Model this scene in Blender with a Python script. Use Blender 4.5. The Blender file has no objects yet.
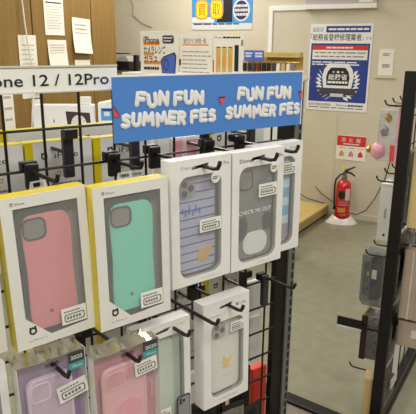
import bpy, bmesh, math, random
from mathutils import Vector, Matrix
random.seed(7)
PI = math.pi
sc = bpy.context.scene
COL = sc.collection
AX = (0.93358, 0.35837)      # room axis a (towards the poster wall)
BX = (-0.35837, 0.93358)     # room axis b (towards the brown cupboard wall)
ROT_A = math.radians(-69)    # things whose front looks away from the poster wall
ROT_B = math.radians(21)     # things whose front looks away from the cupboard wall

def RW(a, b, z=0):
    return (a*AX[0]+b*BX[0], a*AX[1]+b*BX[1], z)

# ------------------------------------------------------------------ materials
def lin(c):
    c = c/255.0
    return c/12.92 if c <= 0.04045 else ((c+0.055)/1.055)**2.4
def rgb(r, g, b): return (lin(r), lin(g), lin(b), 1)

def mat(name, col, rough=0.5, metal=0, alpha=1, noise=0, nscale=20, bump=0, bscale=60, spec=0.5, trans=0, coat=0, stretch=None):
    m = bpy.data.materials.new(name); m.use_nodes = True
    nt = m.node_tree; p = nt.nodes['Principled BSDF']
    p.inputs['Base Color'].default_value = rgb(*col)
    p.inputs['Roughness'].default_value = rough
    p.inputs['Metallic'].default_value = metal
    p.inputs['Alpha'].default_value = alpha
    p.inputs['Specular IOR Level'].default_value = spec
    p.inputs['Transmission Weight'].default_value = trans
    p.inputs['Coat Weight'].default_value = coat
    tc = nt.nodes.new('ShaderNodeTexCoord')
    src = tc.outputs['Object']
    if stretch:
        mp = nt.nodes.new('ShaderNodeMapping'); mp.inputs['Scale'].default_value = stretch
        nt.links.new(src, mp.inputs['Vector']); src = mp.outputs['Vector']
    if noise:
        n = nt.nodes.new('ShaderNodeTexNoise'); n.inputs['Scale'].default_value = nscale; n.inputs['Detail'].default_value = 5
        r = nt.nodes.new('ShaderNodeValToRGB')
        lo = [max(0, c*(1-noise)) for c in rgb(*col)[:3]]; hi = [min(1, c*(1+noise)) for c in rgb(*col)[:3]]
        r.color_ramp.elements[0].color = (*lo, 1); r.color_ramp.elements[1].color = (*hi, 1)
        r.color_ramp.elements[0].position = .3; r.color_ramp.elements[1].position = .7
        nt.links.new(src, n.inputs['Vector']); nt.links.new(n.outputs['Fac'], r.inputs['Fac']); nt.links.new(r.outputs['Color'], p.inputs['Base Color'])
    if bump:
        n = nt.nodes.new('ShaderNodeTexNoise'); n.inputs['Scale'].default_value = bscale
        b = nt.nodes.new('ShaderNodeBump'); b.inputs['Strength'].default_value = bump; b.inputs['Distance'].default_value = .002
        nt.links.new(src, n.inputs['Vector']); nt.links.new(n.outputs['Fac'], b.inputs['Height']); nt.links.new(b.outputs['Normal'], p.inputs['Normal'])
    return m

def emis(name, col, s):
    m = bpy.data.materials.new(name); m.use_nodes = True
    p = m.node_tree.nodes['Principled BSDF']; p.inputs['Emission Color'].default_value = rgb(*col); p.inputs['Emission Strength'].default_value = s
    return m

def stripes(name, base, line, scale, width, alpha=1, rough=.3, axis=2, wob=0):
    m = bpy.data.materials.new(name); m.use_nodes = True
    nt = m.node_tree; p = nt.nodes['Principled BSDF']; p.inputs['Roughness'].default_value = rough; p.inputs['Alpha'].default_value = alpha
    tc = nt.nodes.new('ShaderNodeTexCoord'); sp = nt.nodes.new('ShaderNodeSeparateXYZ')
    nt.links.new(tc.outputs['Object'], sp.inputs[0])
    mu = nt.nodes.new('ShaderNodeMath'); mu.operation = 'MULTIPLY'; mu.inputs[1].default_value = scale
    nt.links.new(sp.outputs[axis], mu.inputs[0])
    fr = nt.nodes.new('ShaderNodeMath'); fr.operation = 'FRACT'; nt.links.new(mu.outputs[0], fr.inputs[0])
    lt = nt.nodes.new('ShaderNodeMath'); lt.operation = 'LESS_THAN'; lt.inputs[1].default_value = width; nt.links.new(fr.outputs[0], lt.inputs[0])
    mx = nt.nodes.new('ShaderNodeMix'); mx.data_type = 'RGBA'
    mx.inputs[6].default_value = rgb(*base); mx.inputs[7].default_value = rgb(*line)
    nt.links.new(lt.outputs[0], mx.inputs[0]); nt.links.new(mx.outputs[2], p.inputs['Base Color'])
    return m

M = dict(
 wall=mat('wall_paint', (204, 196, 176), .8, noise=.04, nscale=3, bump=.2, bscale=250),
 ceil=mat('ceiling_tile', (225, 222, 212), .9, noise=.03),
 floor=mat('floor_vinyl', (140, 138, 117), .38, noise=.10, nscale=14, spec=.4),
 wood=mat('cupboard_veneer', (134, 105, 54), .5, noise=.13, nscale=5, stretch=(7, 7, .5)),
 woodlt=mat('pale_wood', (206, 178, 128), .5, noise=.1, nscale=6, stretch=(6, 6, .6)),
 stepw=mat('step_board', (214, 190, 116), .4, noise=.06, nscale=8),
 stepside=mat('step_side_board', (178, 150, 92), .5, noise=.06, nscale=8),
 black=mat('black_plastic', (24, 23, 25), .38, noise=.1),
 blackm=mat('black_steel', (22, 19, 20), .45, metal=.2, noise=.1),
 wire=mat('black_wire', (20, 16, 17), .4, noise=.1),
 greym=mat('grey_steel', (112, 112, 108), .45, metal=.25, noise=.08),
 plate=mat('dark_grey_plate', (46, 46, 50), .45, noise=.08),
 white=mat('white_card', (230, 229, 228), .45, noise=.015),
 whitep=mat('white_plastic', (235, 235, 230), .3, noise=.015, coat=.3),
 cream=mat('cream_card', (224, 223, 219), .4, noise=.02),
 paper=mat('paper', (232, 228, 216), .8, noise=.03, nscale=30),
 ink=mat('black_ink', (26, 26, 30), .6, noise=.05),
 greyink=mat('grey_ink', (120, 118, 116), .6, noise=.05),
 lightink=mat('light_grey_ink', (172, 168, 162), .6, noise=.05),
 yellow=mat('yellow_card', (218, 198, 4), .35, noise=.03, coat=.3),
 pink=mat('pink_case', (216, 132, 140), .3, noise=.03, nscale=8, coat=.4),
 coral=mat('case_rim_coral', (226, 128, 128), .35, noise=.03),
 mint=mat('mint_case', (112, 206, 184), .3, noise=.03, nscale=8, coat=.4),
 mintd=mat('mint_rim', (84, 176, 156), .35, noise=.03),
 creamcase=mat('cream_case', (226, 214, 150), .3, noise=.03, coat=.4),
 inner=mat('box_inside_grey', (158, 150, 142), .55, noise=.06),
 darkin=mat('box_inside_dark', (52, 50, 50), .5, noise=.08),
 lens=mat('lens_glass', (26, 26, 32), .12, noise=.05, coat=1),
 camgrey=mat('camera_island_grey', (142, 140, 146), .3, noise=.05),
 cutout=mat('camera_cutout_grey', (128, 122, 118), .4, noise=.1, nscale=30),
 film=mat('clear_film', (235, 238, 240), .06, alpha=.10, noise=.01),
 filmw=mat('milky_film', (236, 236, 240), .08, alpha=.09, noise=.01),
 silverf=mat('silver_foil_edge', (236, 230, 208), .12, metal=.9, noise=.05, bump=.5, bscale=14),
 blue=mat('blue_sign_board', (74, 130, 206), .6, noise=.015),
 bluepost=mat('poster_blue', (36, 60, 138), .4, noise=.03),
 navy=mat('navy_print', (38, 44, 98), .5, noise=.05),
 red=mat('red_print', (206, 44, 40), .45, noise=.04),
 extred=mat('red_enamel', (206, 30, 28), .25, noise=.03, coat=.6),
 redbox=mat('red_card', (222, 66, 44), .45, noise=.05),
 darkred=mat('dark_red_card', (110, 26, 30), .5, noise=.06),
 green=mat('green_print', (54, 130, 70), .5, noise=.05),
 skyprint=mat('sky_blue_print', (70, 150, 210), .5, noise=.08, nscale=6),
 yprint=mat('yellow_print', (250, 224, 40), .5, noise=.03),
 oprint=mat('orange_print', (228, 150, 60), .5, noise=.05),
 teal=mat('teal_print', (70, 156, 158), .5, noise=.05),
 charc=mat('charcoal_print', (62, 62, 68), .5, noise=.05),
 purple=mat('purple_card', (130, 76, 150), .4, noise=.05),
 lilac=mat('lilac_soft_case', (194, 170, 194), .3, noise=.06, nscale=12, coat=.3),
 lilacl=mat('lilac_rim', (220, 196, 222), .3, noise=.04),
 lilacd=mat('lilac_card', (158, 128, 164), .4, noise=.05),
 pinkcard=mat('rose_card', (204, 134, 146), .45, noise=.04),
 pinkl=mat('rose_soft_case', (224, 170, 176), .3, noise=.03, coat=.4),
 pinkm=mat('rose_blotch', (226, 150, 164), .35, noise=.04),
 pinkc=mat('rose_cutout', (206, 146, 156), .4, noise=.05),
 palegr=mat('pale_green_inside', (198, 212, 196), .45, noise=.05),
 greenm=mat('green_grey_case', (176, 192, 176), .35, noise=.05),
 paleg=mat('pale_grey_inside', (206, 204, 198), .45, noise=.04),
 silverc=mat('silver_white_case', (224, 222, 216), .25, noise=.02, coat=.4),
 trimgrey=mat('clear_case_rim', (150, 146, 140), .3, noise=.05),
 gold=mat('gold_motif', (226, 196, 120), .35, noise=.06),
 stripec=stripes('blue_striped_case', (168, 170, 190), (72, 90, 162), 74, .17, rough=.25),
 stripel=stripes('sky_striped_case', (190, 214, 226), (110, 170, 205), 30, .55, rough=.25),
 scrib=mat('blue_scribble', (78, 104, 190), .5, noise=.05),
 motif=mat('amber_motif', (196, 160, 96), .5, noise=.1),
 greycase=mat('grey_silver_case', (126, 128, 128), .25, metal=.2, noise=.1, nscale=12, coat=.4),
 darkpatch=mat('dark_patch', (44, 46, 52), .35, noise=.1),
 palepatch=mat('pale_patch', (214, 216, 216), .35, noise=.03),
 tan=mat('tan_box', (176, 156, 140), .5, noise=.04),
 ypat=stripes('yellow_check_card', (226, 206, 150), (204, 176, 108), 160, .35),
 clearp=mat('clear_plastic', (214, 218, 222), .12, alpha=.35, noise=.1),
 smoke=mat('smoky_plastic', (120, 124, 130), .12, alpha=.6, noise=.2, nscale=30),
 pouch=mat('black_foil_pouch', (30, 28, 32), .3, metal=.3, noise=.8, nscale=80, bump=.8, bscale=90),
 silverp=mat('silver_foil', (150, 150, 150), .3, metal=.7, noise=.4, nscale=60, bump=.8, bscale=90),
 brass=mat('brass', (190, 160, 90), .3, metal=.7, noise=.1),
 pinkfig=mat('pink_figure', (236, 170, 184), .4, noise=.05),
 purplegrey=mat('grey_board', (180, 172, 176), .4, noise=.02),
 speck=mat('speckled_grey', (120, 110, 98), .6, noise=.3, nscale=120),
 brown=mat('dark_brown_print', (62, 44, 42), .5, noise=.08),
 kraft=mat('gold_kraft_card', (200, 176, 104), .5, noise=.06),
 melon=mat('watermelon_red', (226, 74, 84), .5, noise=.04),
)

# ------------------------------------------------------------------ geometry
class MB:
    def __init__(s): s.bm = bmesh.new()
    def box(s, x0, x1, y0, y1, z0, z1, mtx=None):
        vs = [s.bm.verts.new(((x0, x1)[i & 1], (y0, y1)[(i >> 1) & 1], (z0, z1)[i >> 2])) for i in range(8)]
        for q in ((0, 2, 3, 1), (4, 5, 7, 6), (0, 1, 5, 4), (2, 6, 7, 3), (0, 4, 6, 2), (1, 3, 7, 5)):
            s.bm.faces.new([vs[i] for i in q])
        if mtx: bmesh.ops.transform(s.bm, matrix=mtx, verts=vs)
        return s
    def prism(s, poly, y0, y1, holes=(), bevel=0):
        """polygon in local x-z, from y0 (front) to y1"""
        loops = [poly]+list(holes); edges = []; allv = []
        for lp in loops:
            vs = [s.bm.verts.new((x, y0, z)) for x, z in lp]; allv += vs
            for i in range(len(vs)): edges.append(s.bm.edges.new((vs[i], vs[(i+1) % len(vs)])))
        if holes:
            g = bmesh.ops.triangle_fill(s.bm, use_beauty=True, use_dissolve=False, edges=edges)
            fs = [f for f in g['geom'] if isinstance(f, bmesh.types.BMFace)]
        else: fs = [s.bm.faces.new(allv)]
        if y1 != y0:
            r = bmesh.ops.extrude_face_region(s.bm, geom=fs)
            nv = [v for v in r['geom'] if isinstance(v, bmesh.types.BMVert)]
            for v in nv: v.co.y = y1
        return s
    def tube(s, pts, r, seg=8, closed=False):
        pts = [Vector(p) for p in pts]; rs = r if isinstance(r, (list, tuple)) else [r]*len(pts)
        rings = []; up = None
        for i, p in enumerate(pts):
            t = (pts[min(i+1, len(pts)-1)]-pts[max(i-1, 0)]).normalized()
            if up is None: up = Vector((0, 0, 1)) if abs(t.z) < .9 else Vector((1, 0, 0))
            u = t.cross(up).normalized(); up = u.cross(t).normalized()
            rings.append([s.bm.verts.new(p+(u*math.cos(2*PI*k/seg)+up*math.sin(2*PI*k/seg))*rs[i]) for k in range(seg)])
        for a, b in zip(rings, rings[1:]):
            for k in range(seg): s.bm.faces.new((a[k], a[(k+1) % seg], b[(k+1) % seg], b[k]))
        s.bm.faces.new(rings[0][::-1]); s.bm.faces.new(rings[-1])
        return s
    def lathe(s, prof, cx=0, cy=0, seg=32):
        rings = [[s.bm.verts.new((cx+r*math.cos(2*PI*k/seg), cy+r*math.sin(2*PI*k/seg), z)) for k in range(seg)] for r, z in prof]
        for a, b in zip(rings, rings[1:]):
            for k in range(seg): s.bm.faces.new((a[k], a[(k+1) % seg], b[(k+1) % seg], b[k]))
        s.bm.faces.new(rings[0][::-1]); s.bm.faces.new(rings[-1])
        return s
    def build(s, name, m, parent=None, loc=None, bevel=0, smooth=False):
        bmesh.ops.recalc_face_normals(s.bm, faces=s.bm.faces)
        me = bpy.data.meshes.new(name); s.bm.to_mesh(me); s.bm.free()
        me.materials.append(M[m] if isinstance(m, str) else m)
        if smooth:
            for f in me.polygons: f.use_smooth = True
        o = bpy.data.objects.new(name, me); COL.objects.link(o)
        if parent: o.parent = parent
        if loc: o.location = loc
        if bevel:
            b = o.modifiers.new('bevel', 'BEVEL'); b.width = bevel; b.segments = 2; b.limit_method = 'ANGLE'
        if smooth:
            try: me.set_sharp_from_angle(angle=math.radians(40))
            except Exception: pass
        return o

def rrect(x0, x1, z0, z1, r, n=6):
    pts = []
    for cx, cz, a0 in ((x1-r, z1-r, 0), (x0+r, z1-r, 90), (x0+r, z0+r, 180), (x1-r, z0+r, 270)):
        for i in range(n+1):
            a = math.radians(a0+90*i/n); pts.append((cx+r*math.cos(a), cz+r*math.sin(a)))
    return pts
def rect(x0, x1, z0, z1): return [(x1, z1), (x0, z1), (x0, z0), (x1, z0)]
def ell(cx, cz, rx, rz, n=24): return [(cx+rx*math.cos(2*PI*i/n), cz+rz*math.sin(2*PI*i/n)) for i in range(n)]

def text(name, s, m, parent, x0, x1, zb, h, y, bold=0, space=1.0, skew=0, ch=None, dz=0):
    """lettering on a face looking at -Y: cap height h, fitted between x0 and x1 (x1 None: natural width)"""
    mb = ch or MB()
    cu = bpy.data.curves.new('t', 'FONT'); cu.body = s; cu.size = 1; cu.offset = bold; cu.space_character = space
    cu.resolution_u = 3
    o = bpy.data.objects.new('t', cu); COL.objects.link(o)
    dg = bpy.context.evaluated_depsgraph_get(); me = bpy.data.meshes.new_from_object(o.evaluated_get(dg))
    xs = [v.co.x for v in me.vertices]
    if xs:
        w = max(xs)-min(xs); mn = min(xs); zsc = h/.73
        xsc = (x1-x0)/w if x1 is not None else zsc
        vs = [mb.bm.verts.new((x0+(v.co.x-mn)*xsc, y-.0003, zb+v.co.y*zsc+(v.co.x-mn)*xsc*dz)) for v in me.vertices]
        for p in me.polygons:
            try: mb.bm.faces.new([vs[i] for i in p.vertices])
            except Exception: pass
    COL.objects.unlink(o); bpy.data.objects.remove(o); bpy.data.curves.remove(cu); bpy.data.meshes.remove(me)
    if ch: return ch
    return mb.build(name, m, parent)

def dashes(name, m, parent, x0, x1, z0, z1, rows, y, th=.45, seed=1, seg=1):
    """rows of fine unreadable print"""
    r = random.Random(seed); mb = MB(); dz = (z1-z0)/rows
    for i in range(rows):
        zc = z1-dz*(i+.5); x = x0; end = x1-(x1-x0)*r.random()*.25
        while x < end:
            w = (x1-x0)*(.06+.16*r.random())
            mb.box(x, min(x+w, x1), y-.0004, y, zc-dz*th/2, zc+dz*th/2); x += w+(x1-x0)*.025
    return mb.build(name, m, parent)

def thing(name, label, cat, loc=(0, 0, 0), rz=0, tilt=0, group=None):
    o = bpy.data.objects.new(name, None); COL.objects.link(o); o.empty_display_size = .02
    o.location = loc; o.rotation_euler = (0, tilt, rz)
    o['label'] = label; o['category'] = cat
    if group: o['group'] = group
    return o
def tag(o, label, cat, group=None):
    o['label'] = label; o['category'] = cat
    if group: o['group'] = group
    return o
def struct(o): o['kind'] = 'structure'; return o
def dup(root, loc=None, label=None, tilt=None):
    r = root.copy(); COL.objects.link(r)
    if loc is not None: r.location = loc
    if label: r['label'] = label
    for c in list(root.children):
        d = c.copy(); COL.objects.link(d); d.parent = r
        for g in list(c.children):
            e = g.copy(); COL.objects.link(e); e.parent = d
    return r

# ------------------------------------------------------------------ room
def roombox(name, a0, a1, b0, b1, z0, z1, m, kind=True, bevel=0):
    o = MB().box(a0, a1, b0, b1, z0, z1).build(name, m, bevel=bevel); o.rotation_euler = (0, 0, ROT_B)
    if kind: struct(o)
    return o
roombox('floor', -4, 5.3, -3.5, 4.3, -.05, 0, 'floor')
roombox('wall_right', 5.03, 5.15, -3.5, 4.3, 0, 2.7, 'wall')
roombox('wall_back', -4, 5.03, 4.15, 4.3, 0, 2.7, 'wall')
roombox('ceiling', -4, 5.3, -3.5, 4.3, 2.7, 2.78, 'ceil')
roombox('wall_left', -4, -3.9, -3.5, 4.15, 0, 2.7, 'wall')
roombox('wall_front', -3.9, 5.03, -3.5, -3.4, 0, 2.7, 'wall')
roombox('trim_1', 5.018, 5.03, 2.287, 2.325, .11, 1.785, 'whitep', bevel=.002)
roombox('trim_2', 5.018, 5.03, 1.99, 2.287, 1.747, 1.785, 'whitep', bevel=.002)
roombox('trim_3', 5.027, 5.03, 1.644, 1.652, .11, 1.745, 'wall')
roombox('baseboard_right', 5.018, 5.03, -3.4, 1.66, 0, .045, 'wall')

# ceiling lights
light_spots = [(4.2, 2.9), (3.9, -.4), (2.3, 1.8), (1.9, -.7), (-.2, 1.6), (-.2, -.7), (-2.0, .4)]
power = [31, 20, 30, 25, 31, 33, 31]
cl = None
for i, (a, b) in enumerate(light_spots):
    if cl is None:
        cl = thing('ceiling_light', 'long white ceiling light', 'ceiling light', RW(a, b, 2.7), ROT_B, group='ceiling lights above the shop')
        MB().box(-.6, .6, -.12, .12, -.03, 0).build('fixture', 'whitep', cl, bevel=.004)
        MB().box(-.57, .57, -.09, .09, -.036, -.03).build('diffuser', emis('light_diffuser', (255, 244, 224), 3), cl)
    else: dup(cl, RW(a, b, 2.7))
    L = bpy.data.lights.new('lamp', 'AREA'); L.shape = 'RECTANGLE'; L.size = 1.15; L.size_y = .3; L.energy = 34; L.color = (1, .975, .93)
    L.energy = power[i]
    lo = bpy.data.objects.new('ceiling_lamp_glow', L); COL.objects.link(lo); lo.location = RW(a, b, 2.655); lo.rotation_euler = (0, 0, ROT_B)

# ------------------------------------------------------------------ cupboards on the back wall (local x = a)
cup = thing('cupboard', 'tall tan wooden cupboard with paper notices stuck on its doors', 'cupboard', RW(1.9, 3.58), ROT_B)
MB().box(0, 2.56, .022, .5, 0, 2.3).build('carcass', 'wood', cup)
for (x0, x1) in ((0, .76), (.765, 1.555), (1.56, 2.235)):
    MB().box(x0+.004, x1-.004, 0, .02, .05, 2.28).build('door', 'wood', cup, bevel=.003)
MB().box(2.24, 2.56, 0, .02, .05, 2.28).build('side_strip', 'wood', cup, bevel=.003)
def notice(label, a0, a1, z0, z1, rows, seed, curl=.0, m='paper', head=False, skew=0):
    t = thing('paper_notice', label, 'notice', RW((a0+a1)/2, 3.576, z0), ROT_B, tilt=skew, group=None)
    w = (a1-a0)/2; h = z1-z0; mb = MB()
    n = 6; vs = []
    for i in range(n+1):
        f = i/n; y = -.001-curl*(1-f)**2
        vs.append([mb.bm.verts.new((x, y+d, h*f)) for d in (0, .0008) for x in (-w, w)])
    for p, q in zip(vs, vs[1:]):
        for i, j in ((0, 1), (1, 3), (3, 2), (2, 0)): mb.bm.faces.new((p[i], p[j], q[j], q[i]))
    mb.build('sheet', m, t)
    if rows: dashes('print', 'lightink', t, -w*.75, w*.75, h*.15, h*(.8 if head else .88), rows, -.0016-curl*.2, th=.22, seed=seed)
    if head: MB().box(-w*.8, w*.8, -.0022, -.0012, h*.86, h*.89).build('heading_line', 'ink', t)
    return t
notice('white notice with a black heading line, topmost sheet on the cupboard', 3.585, 3.80, 1.522, 1.80, 9, 1, head=True)
notice('white sheet with its lower left corner curling, nearest the right-hand door edge', 3.88, 4.10, 1.383, 1.662, 6, 2, curl=.03, skew=math.radians(3))
notice('white sheet directly below the notice with the black heading line', 3.60, 3.81, 1.26, 1.487, 8, 3, curl=.02)
notice('long pale double sheet hanging beside the white cable', 3.30, 3.48, 1.05, 1.518, 10, 4, m='paper')
notice('small sheet peeking over the price header, right of the other low sheet', 3.90, 4.09, 1.12, 1.33, 3, 5)
notice('long white strip of paper at the far left under the price header', 3.10, 3.205, .80, 1.25, 4, 6)
notice('narrow pale sheet under the price header beside a black cable end', 3.385, 3.40+.09, .72, 1.04, 0, 7)
c = MB().tube([(3.335, 3.555, 2.25), (3.345, 3.556, 1.9), (3.36, 3.555, 1.6), (3.385, 3.555, 1.4), (3.41, 3.55, 1.25), (3.40, 3.55, 1.12), (3.36, 3.55, .95), (3.345, 3.555, .8)], .006, 6).build('white_cable', 'whitep')
c.rotation_euler = (0, 0, ROT_B); tag(c, 'white cable running down the front of the tan cupboard', 'cable')
c = MB().tube([(3.43, 3.556, 1.08), (3.44, 3.55, 1.12), (3.47, 3.548, 1.14), (3.53, 3.55, 1.13), (3.56, 3.55, 1.09)], .005, 6).build('black_cable', 'black')
c.rotation_euler = (0, 0, ROT_B); tag(c, 'short bent black cable in front of the cupboard under the price header', 'cable')

# shelf with printer and black tablet post in the corner
t = thing('wall_shelf', 'small pale shelf in the corner beyond the cupboard', 'shelf', RW(4.60, 3.70), ROT_A)
MB().box(-.25, .28, 0, .43, 1.17, 1.19).build('board', 'woodlt', t, bevel=.002)
for x in (-.2, .2): MB().box(x, x+.02, .0, .43, 0, 1.17).build('bracket_leg', 'whitep', t)
t = thing('printer', 'small black and grey receipt printer on the corner shelf', 'printer', RW(4.66, 3.68, 1.19), ROT_A)
MB().box(-.10, .08, 0, .2, 0, .035).build('lower_body', 'greym', t, bevel=.004)
MB().box(-.11, .09, -.01, .2, .038, .115).build('front_cover', 'black', t, bevel=.01)
MB().prism([(-.08, .115), (.06, .115), (.03, .165), (-.06, .15)], .03, .18).build('paper_hood', 'lightink', t)
MB().box(-.16, -.02, .02, .16, .18, .19).build('tray', 'black', t)
t = thing('tablet_stand', 'upright narrow black device standing right of the printer', 'stand', RW(4.66, 3.525, 1.19), ROT_A)
MB().box(-.02, .02, 0, .05, .012, .175).build('body', 'black', t, bevel=.006)
MB().box(-.03, .03, -.01, .08, 0, .012).build('foot', 'black', t, bevel=.003)
# hairline cable clutter on the wall above the printer
c = MB().tube([(5.02, 3.83, 1.9), (5.022, 3.80, 1.82), (5.022, 3.81, 1.74), (5.022, 3.70, 1.66), (5.022, 3.58, 1.62)], .003, 5).build('wall_wire', 'greyink')
c.rotation_euler = (0, 0, ROT_B); tag(c, 'thin grey wire hanging on the wall in the corner above the printer', 'cable')

# ------------------------------------------------------------------ things on the right wall
def onwall(name, label, cat, b_left, z0, a=5.029):
    return thing(name, label, cat, RW(a, b_left, z0), ROT_A)
# registered repair poster: local x 0..w to the right
p = onwall('poster', 'white and blue registered repair shop poster with a round-shouldered emblem', 'poster', 1.935, .928)
W, H = .535, .708
MB().box(0, W, -.003, 0, 0, H).build('sheet', 'white', p)
text('title_lettering', '当店は', 'navy', p, .02, .115, H-.06, .030, -.003)
MB().box(.14, .515, -.0036, -.003, H-.068, H-.018).build('title_bar', 'bluepost', p)
dashes('title_bar_print', 'white', p, .16, .50, H-.055, H-.03, 1, -.0036, th=.6)
text('heading_lettering', '「総務省登録修理業者', 'ink', p, .005, .445, H-.128, .042, -.003, bold=.01)
text('heading_ending', '」です', 'ink', p, .45, .53, H-.125, .020, -.003)
MB().box(.015, .52, -.0036, -.003, .075, H-.155).build('blue_field', 'bluepost', p)
MB().box(.03, .505, -.0042, -.0036, H-.205, H-.172).build('red_band', 'red', p)
dashes('red_band_print', 'cream', p, .15, .38, H-.198, H-.18, 1, -.0042, th=.7)
MB().box(.03, .505, -.0042, -.0036, H-.285, H-.208).build('cream_band', 'cream', p)
dashes('cream_band_print', 'greyink', p, .05, .49, H-.275, H-.215, 2, -.0042, th=.3, seed=4)
dashes('blue_field_print', 'white', p, .03, .50, H-.335, H-.297, 2, -.0036, th=.5, seed=5)
e = MB().prism([(.145, .19), (.39, .19), (.405, .28), (.39, .345), (.35, .392), (.185, .392), (.145, .345), (.13, .28)], -.0048, -.0036).build('emblem_shield', 'white', p)
MB().prism([(.172, .212), (.363, .212), (.37, .28), (.358, .325), (.33, .358), (.205, .358), (.177, .325), (.165, .28)], -.0054, -.0048).build('emblem_centre', 'ink', e)
text('emblem_lettering', '総務省', 'white', e, .185, .35, .262, .038, -.0054, bold=.012)
text('emblem_small_lettering', '★ ● ★', 'white', e, .215, .32, .315, .016, -.0054)
dashes('emblem_strip', 'white', e, .18, .355, .228, .248, 1, -.0054, th=.9)
for sgn in (-1, 1):
    mb = MB(); cx = .267
    for k in range(9):
        a = math.radians(-62+k*11); R0 = .165
        x = cx+sgn*R0*math.cos(a)*1.0; z = .275+R0*math.sin(a)*.95-.03
        mb.prism([(x+sgn*.034*math.cos(a+.4), z+.034*math.sin(a+.4)), (x+.016*math.cos(a+PI/2), z+.016*math.sin(a+PI/2)), (x-sgn*.026*math.cos(a+.4), z-.026*math.sin(a+.4)), (x-.016*math.cos(a+PI/2), z-.016*math.sin(a+PI/2))], -.0046, -.0036)
    mb.build('laurel', 'white', e)
MB().prism([(.09, .135), (.445, .135), (.425, .165), (.445, .195), (.33, .182), (.205, .182), (.09, .195), (.11, .165)], -.006, -.0036).build('ribbon', 'charc', e)
MB().box(.21, .325, -.0066, -.006, .118, .145).build('ribbon_plate', 'paleg', e)
text('footer_lettering', '総務省登録修理業者', 'navy', p, .02, .22, .04, .018, -.003)
text('footer_lettering', 'iPhone', 'navy', p, .27, .36, .04, .020, -.003)
dashes('footer_print', 'navy', p, .37, .50, .04, .058, 1, -.003, th=.8)
dashes('footer_fine_print', 'greyink', p, .02, .50, .018, .032, 1, -.003, th=.6)

# yellow-blue buying poster
p = onwall('poster', 'sky blue buying poster with two yellow bursts and a dark round stamp', 'poster', 3.12, 1.595)
W = .63; H = .42
MB().box(0, W, -.003, 0, 0, H).build('sheet', 'skyprint', p)
MB().box(0, W, -.0036, -.003, 0, .055).build('footer_strip', 'palepatch', p)
dashes('footer_print', 'charc', p, .02, .5, .038, .06, 1, -.0038, th=.5)
MB().box(0, .24, -.0036, -.003, .062, .11).build('cream_area', 'cream', p)
for x, s in ((.05, '買'), (.205, '取')):
    mb = MB(); pts = []
    for k in range(20):
        a = 2*PI*k/20; f = 1.0 if k % 2 else .92
        pts.append((x+.06+.07*f*math.copysign(abs(math.cos(a))**.5, math.cos(a)), .175+.088*f*math.copysign(abs(math.sin(a))**.5, math.sin(a))))
    b = mb.prism(pts, -.0044, -.003).build('burst_rim', 'oprint', p)
    MB().prism([(x+.06+(px-x-.06)*.84, .175+(pz-.175)*.84) for px, pz in pts], -.0052, -.0044).build('burst', 'yprint', b)
    text('burst_lettering', s, 'red', b, x+.02, x+.10, .132, .085, -.0052)
MB().prism([(.27, .065), (.43, .065), (.43, .40), (.33, .40), (.34, .15), (.27, .09)], -.004, -.003).build('dark_silhouette', 'ink', p)
b = MB().prism(ell(.52, .165, .085, .095, 28), -.0052, -.003).build('stamp', 'palepatch', p)
MB().prism(ell(.52, .165, .07, .08, 28), -.0058, -.0052).build('stamp_disc', 'navy', b)
dashes('stamp_print', 'palepatch', b, .455, .59, .11, .22, 3, -.0058, th=.6, seed=9)

# small notice
p = onwall('wall_notice', 'small pale notice on the wall between the blue poster and the right rack', 'notice', 1.335, 1.235)
MB().box(0, .118, -.002, 0, 0, .205).build('sheet', 'paper', p)
dashes('print', 'greyink', p, .03, .09, .15, .175, 2, -.002, th=.6); dashes('print', 'greyink', p, .03, .09, .06, .09, 2, -.002, th=.7, seed=3)
MB().box(-.02, .15, -.012, 0, -.022, -.012).build('ledge', 'wall', p)
# fire extinguisher sign
p = onwall('safety_sign', 'red and white fire extinguisher sign above the extinguisher', 'sign', 1.637, .515)
MB().box(0, .262, -.003, 0, 0, .212).build('plate', 'paper', p)
MB().box(.004, .258, -.0036, -.003, .122, .208).build('red_panel', 'red', p)
for k, s in enumerate('消火器'): text('lettering', s, 'paper', p, .04+.066*k, .08+.066*k, .158, .030, -.0036)
dashes('small_print', 'cream', p, .06, .20, .13, .148, 1, -.0036, th=.5)
for k in range(3):
    x = .02+k*.083
    MB().prism([(x+.01, .03), (x+.055, .035), (x+.05, .06), (x+.03, .085), (x+.012, .06)], -.004, -.003).build('pictogram', ('motif', 'pinkcard', 'red')[k], p)
    MB().box(x+.005, x+.06, -.0034, -.003, .102, .106).build('pictogram_caption', 'greyink', p)
# whiteboard above
p = onwall('wall_board', 'grey board with a white bottom rail high on the wall above the blue poster', 'board', 1.985, 1.75)
MB().box(0, .60, -.03, 0, .035, .62).build('panel', 'purplegrey', p)
MB().box(-.005, .605, -.05, 0, 0, .036).build('bottom_rail', 'whitep', p, bevel=.004)
MB().box(.46, .57, -.034, -.03, .045, .07).build('label', 'paper', p)

# ------------------------------------------------------------------ extinguisher
ex = thing('fire_extinguisher', 'red fire extinguisher with black hose standing in a white stand', 'fire extinguisher', RW(4.86, 1.49, .018), math.radians(-48))
MB().lathe([(.05, 0), (.06, .004), (.064, .015), (.064, .30), (.060, .325), (.048, .345), (.028, .358), (.024, .362)]).build('cylinder', 'extred', ex, smooth=True)
MB().lathe([(.022, .36), (.022, .385), (.016, .39), (.016, .42)], seg=20).build('valve', 'greym', ex, smooth=True)
MB().tube([(-.005, -.0, .415), (.02, -.005, .425), (.055, -.01, .415), (.085, -.01, .392)], [.012, .011, .009, .006], 8).build('lower_handle', 'black', ex, smooth=True)
MB().tube([(-.01, 0, .42), (.01, -.002, .44), (.045, -.005, .455), (.082, -.005, .472)], [.011, .010, .008, .006], 8).build('lever', 'black', ex, smooth=True)
MB().tube([(-.012, -.01, .43), (-.012, -.012, .475)], .007, 8).build('safety_pin', 'yprint', ex)
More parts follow.
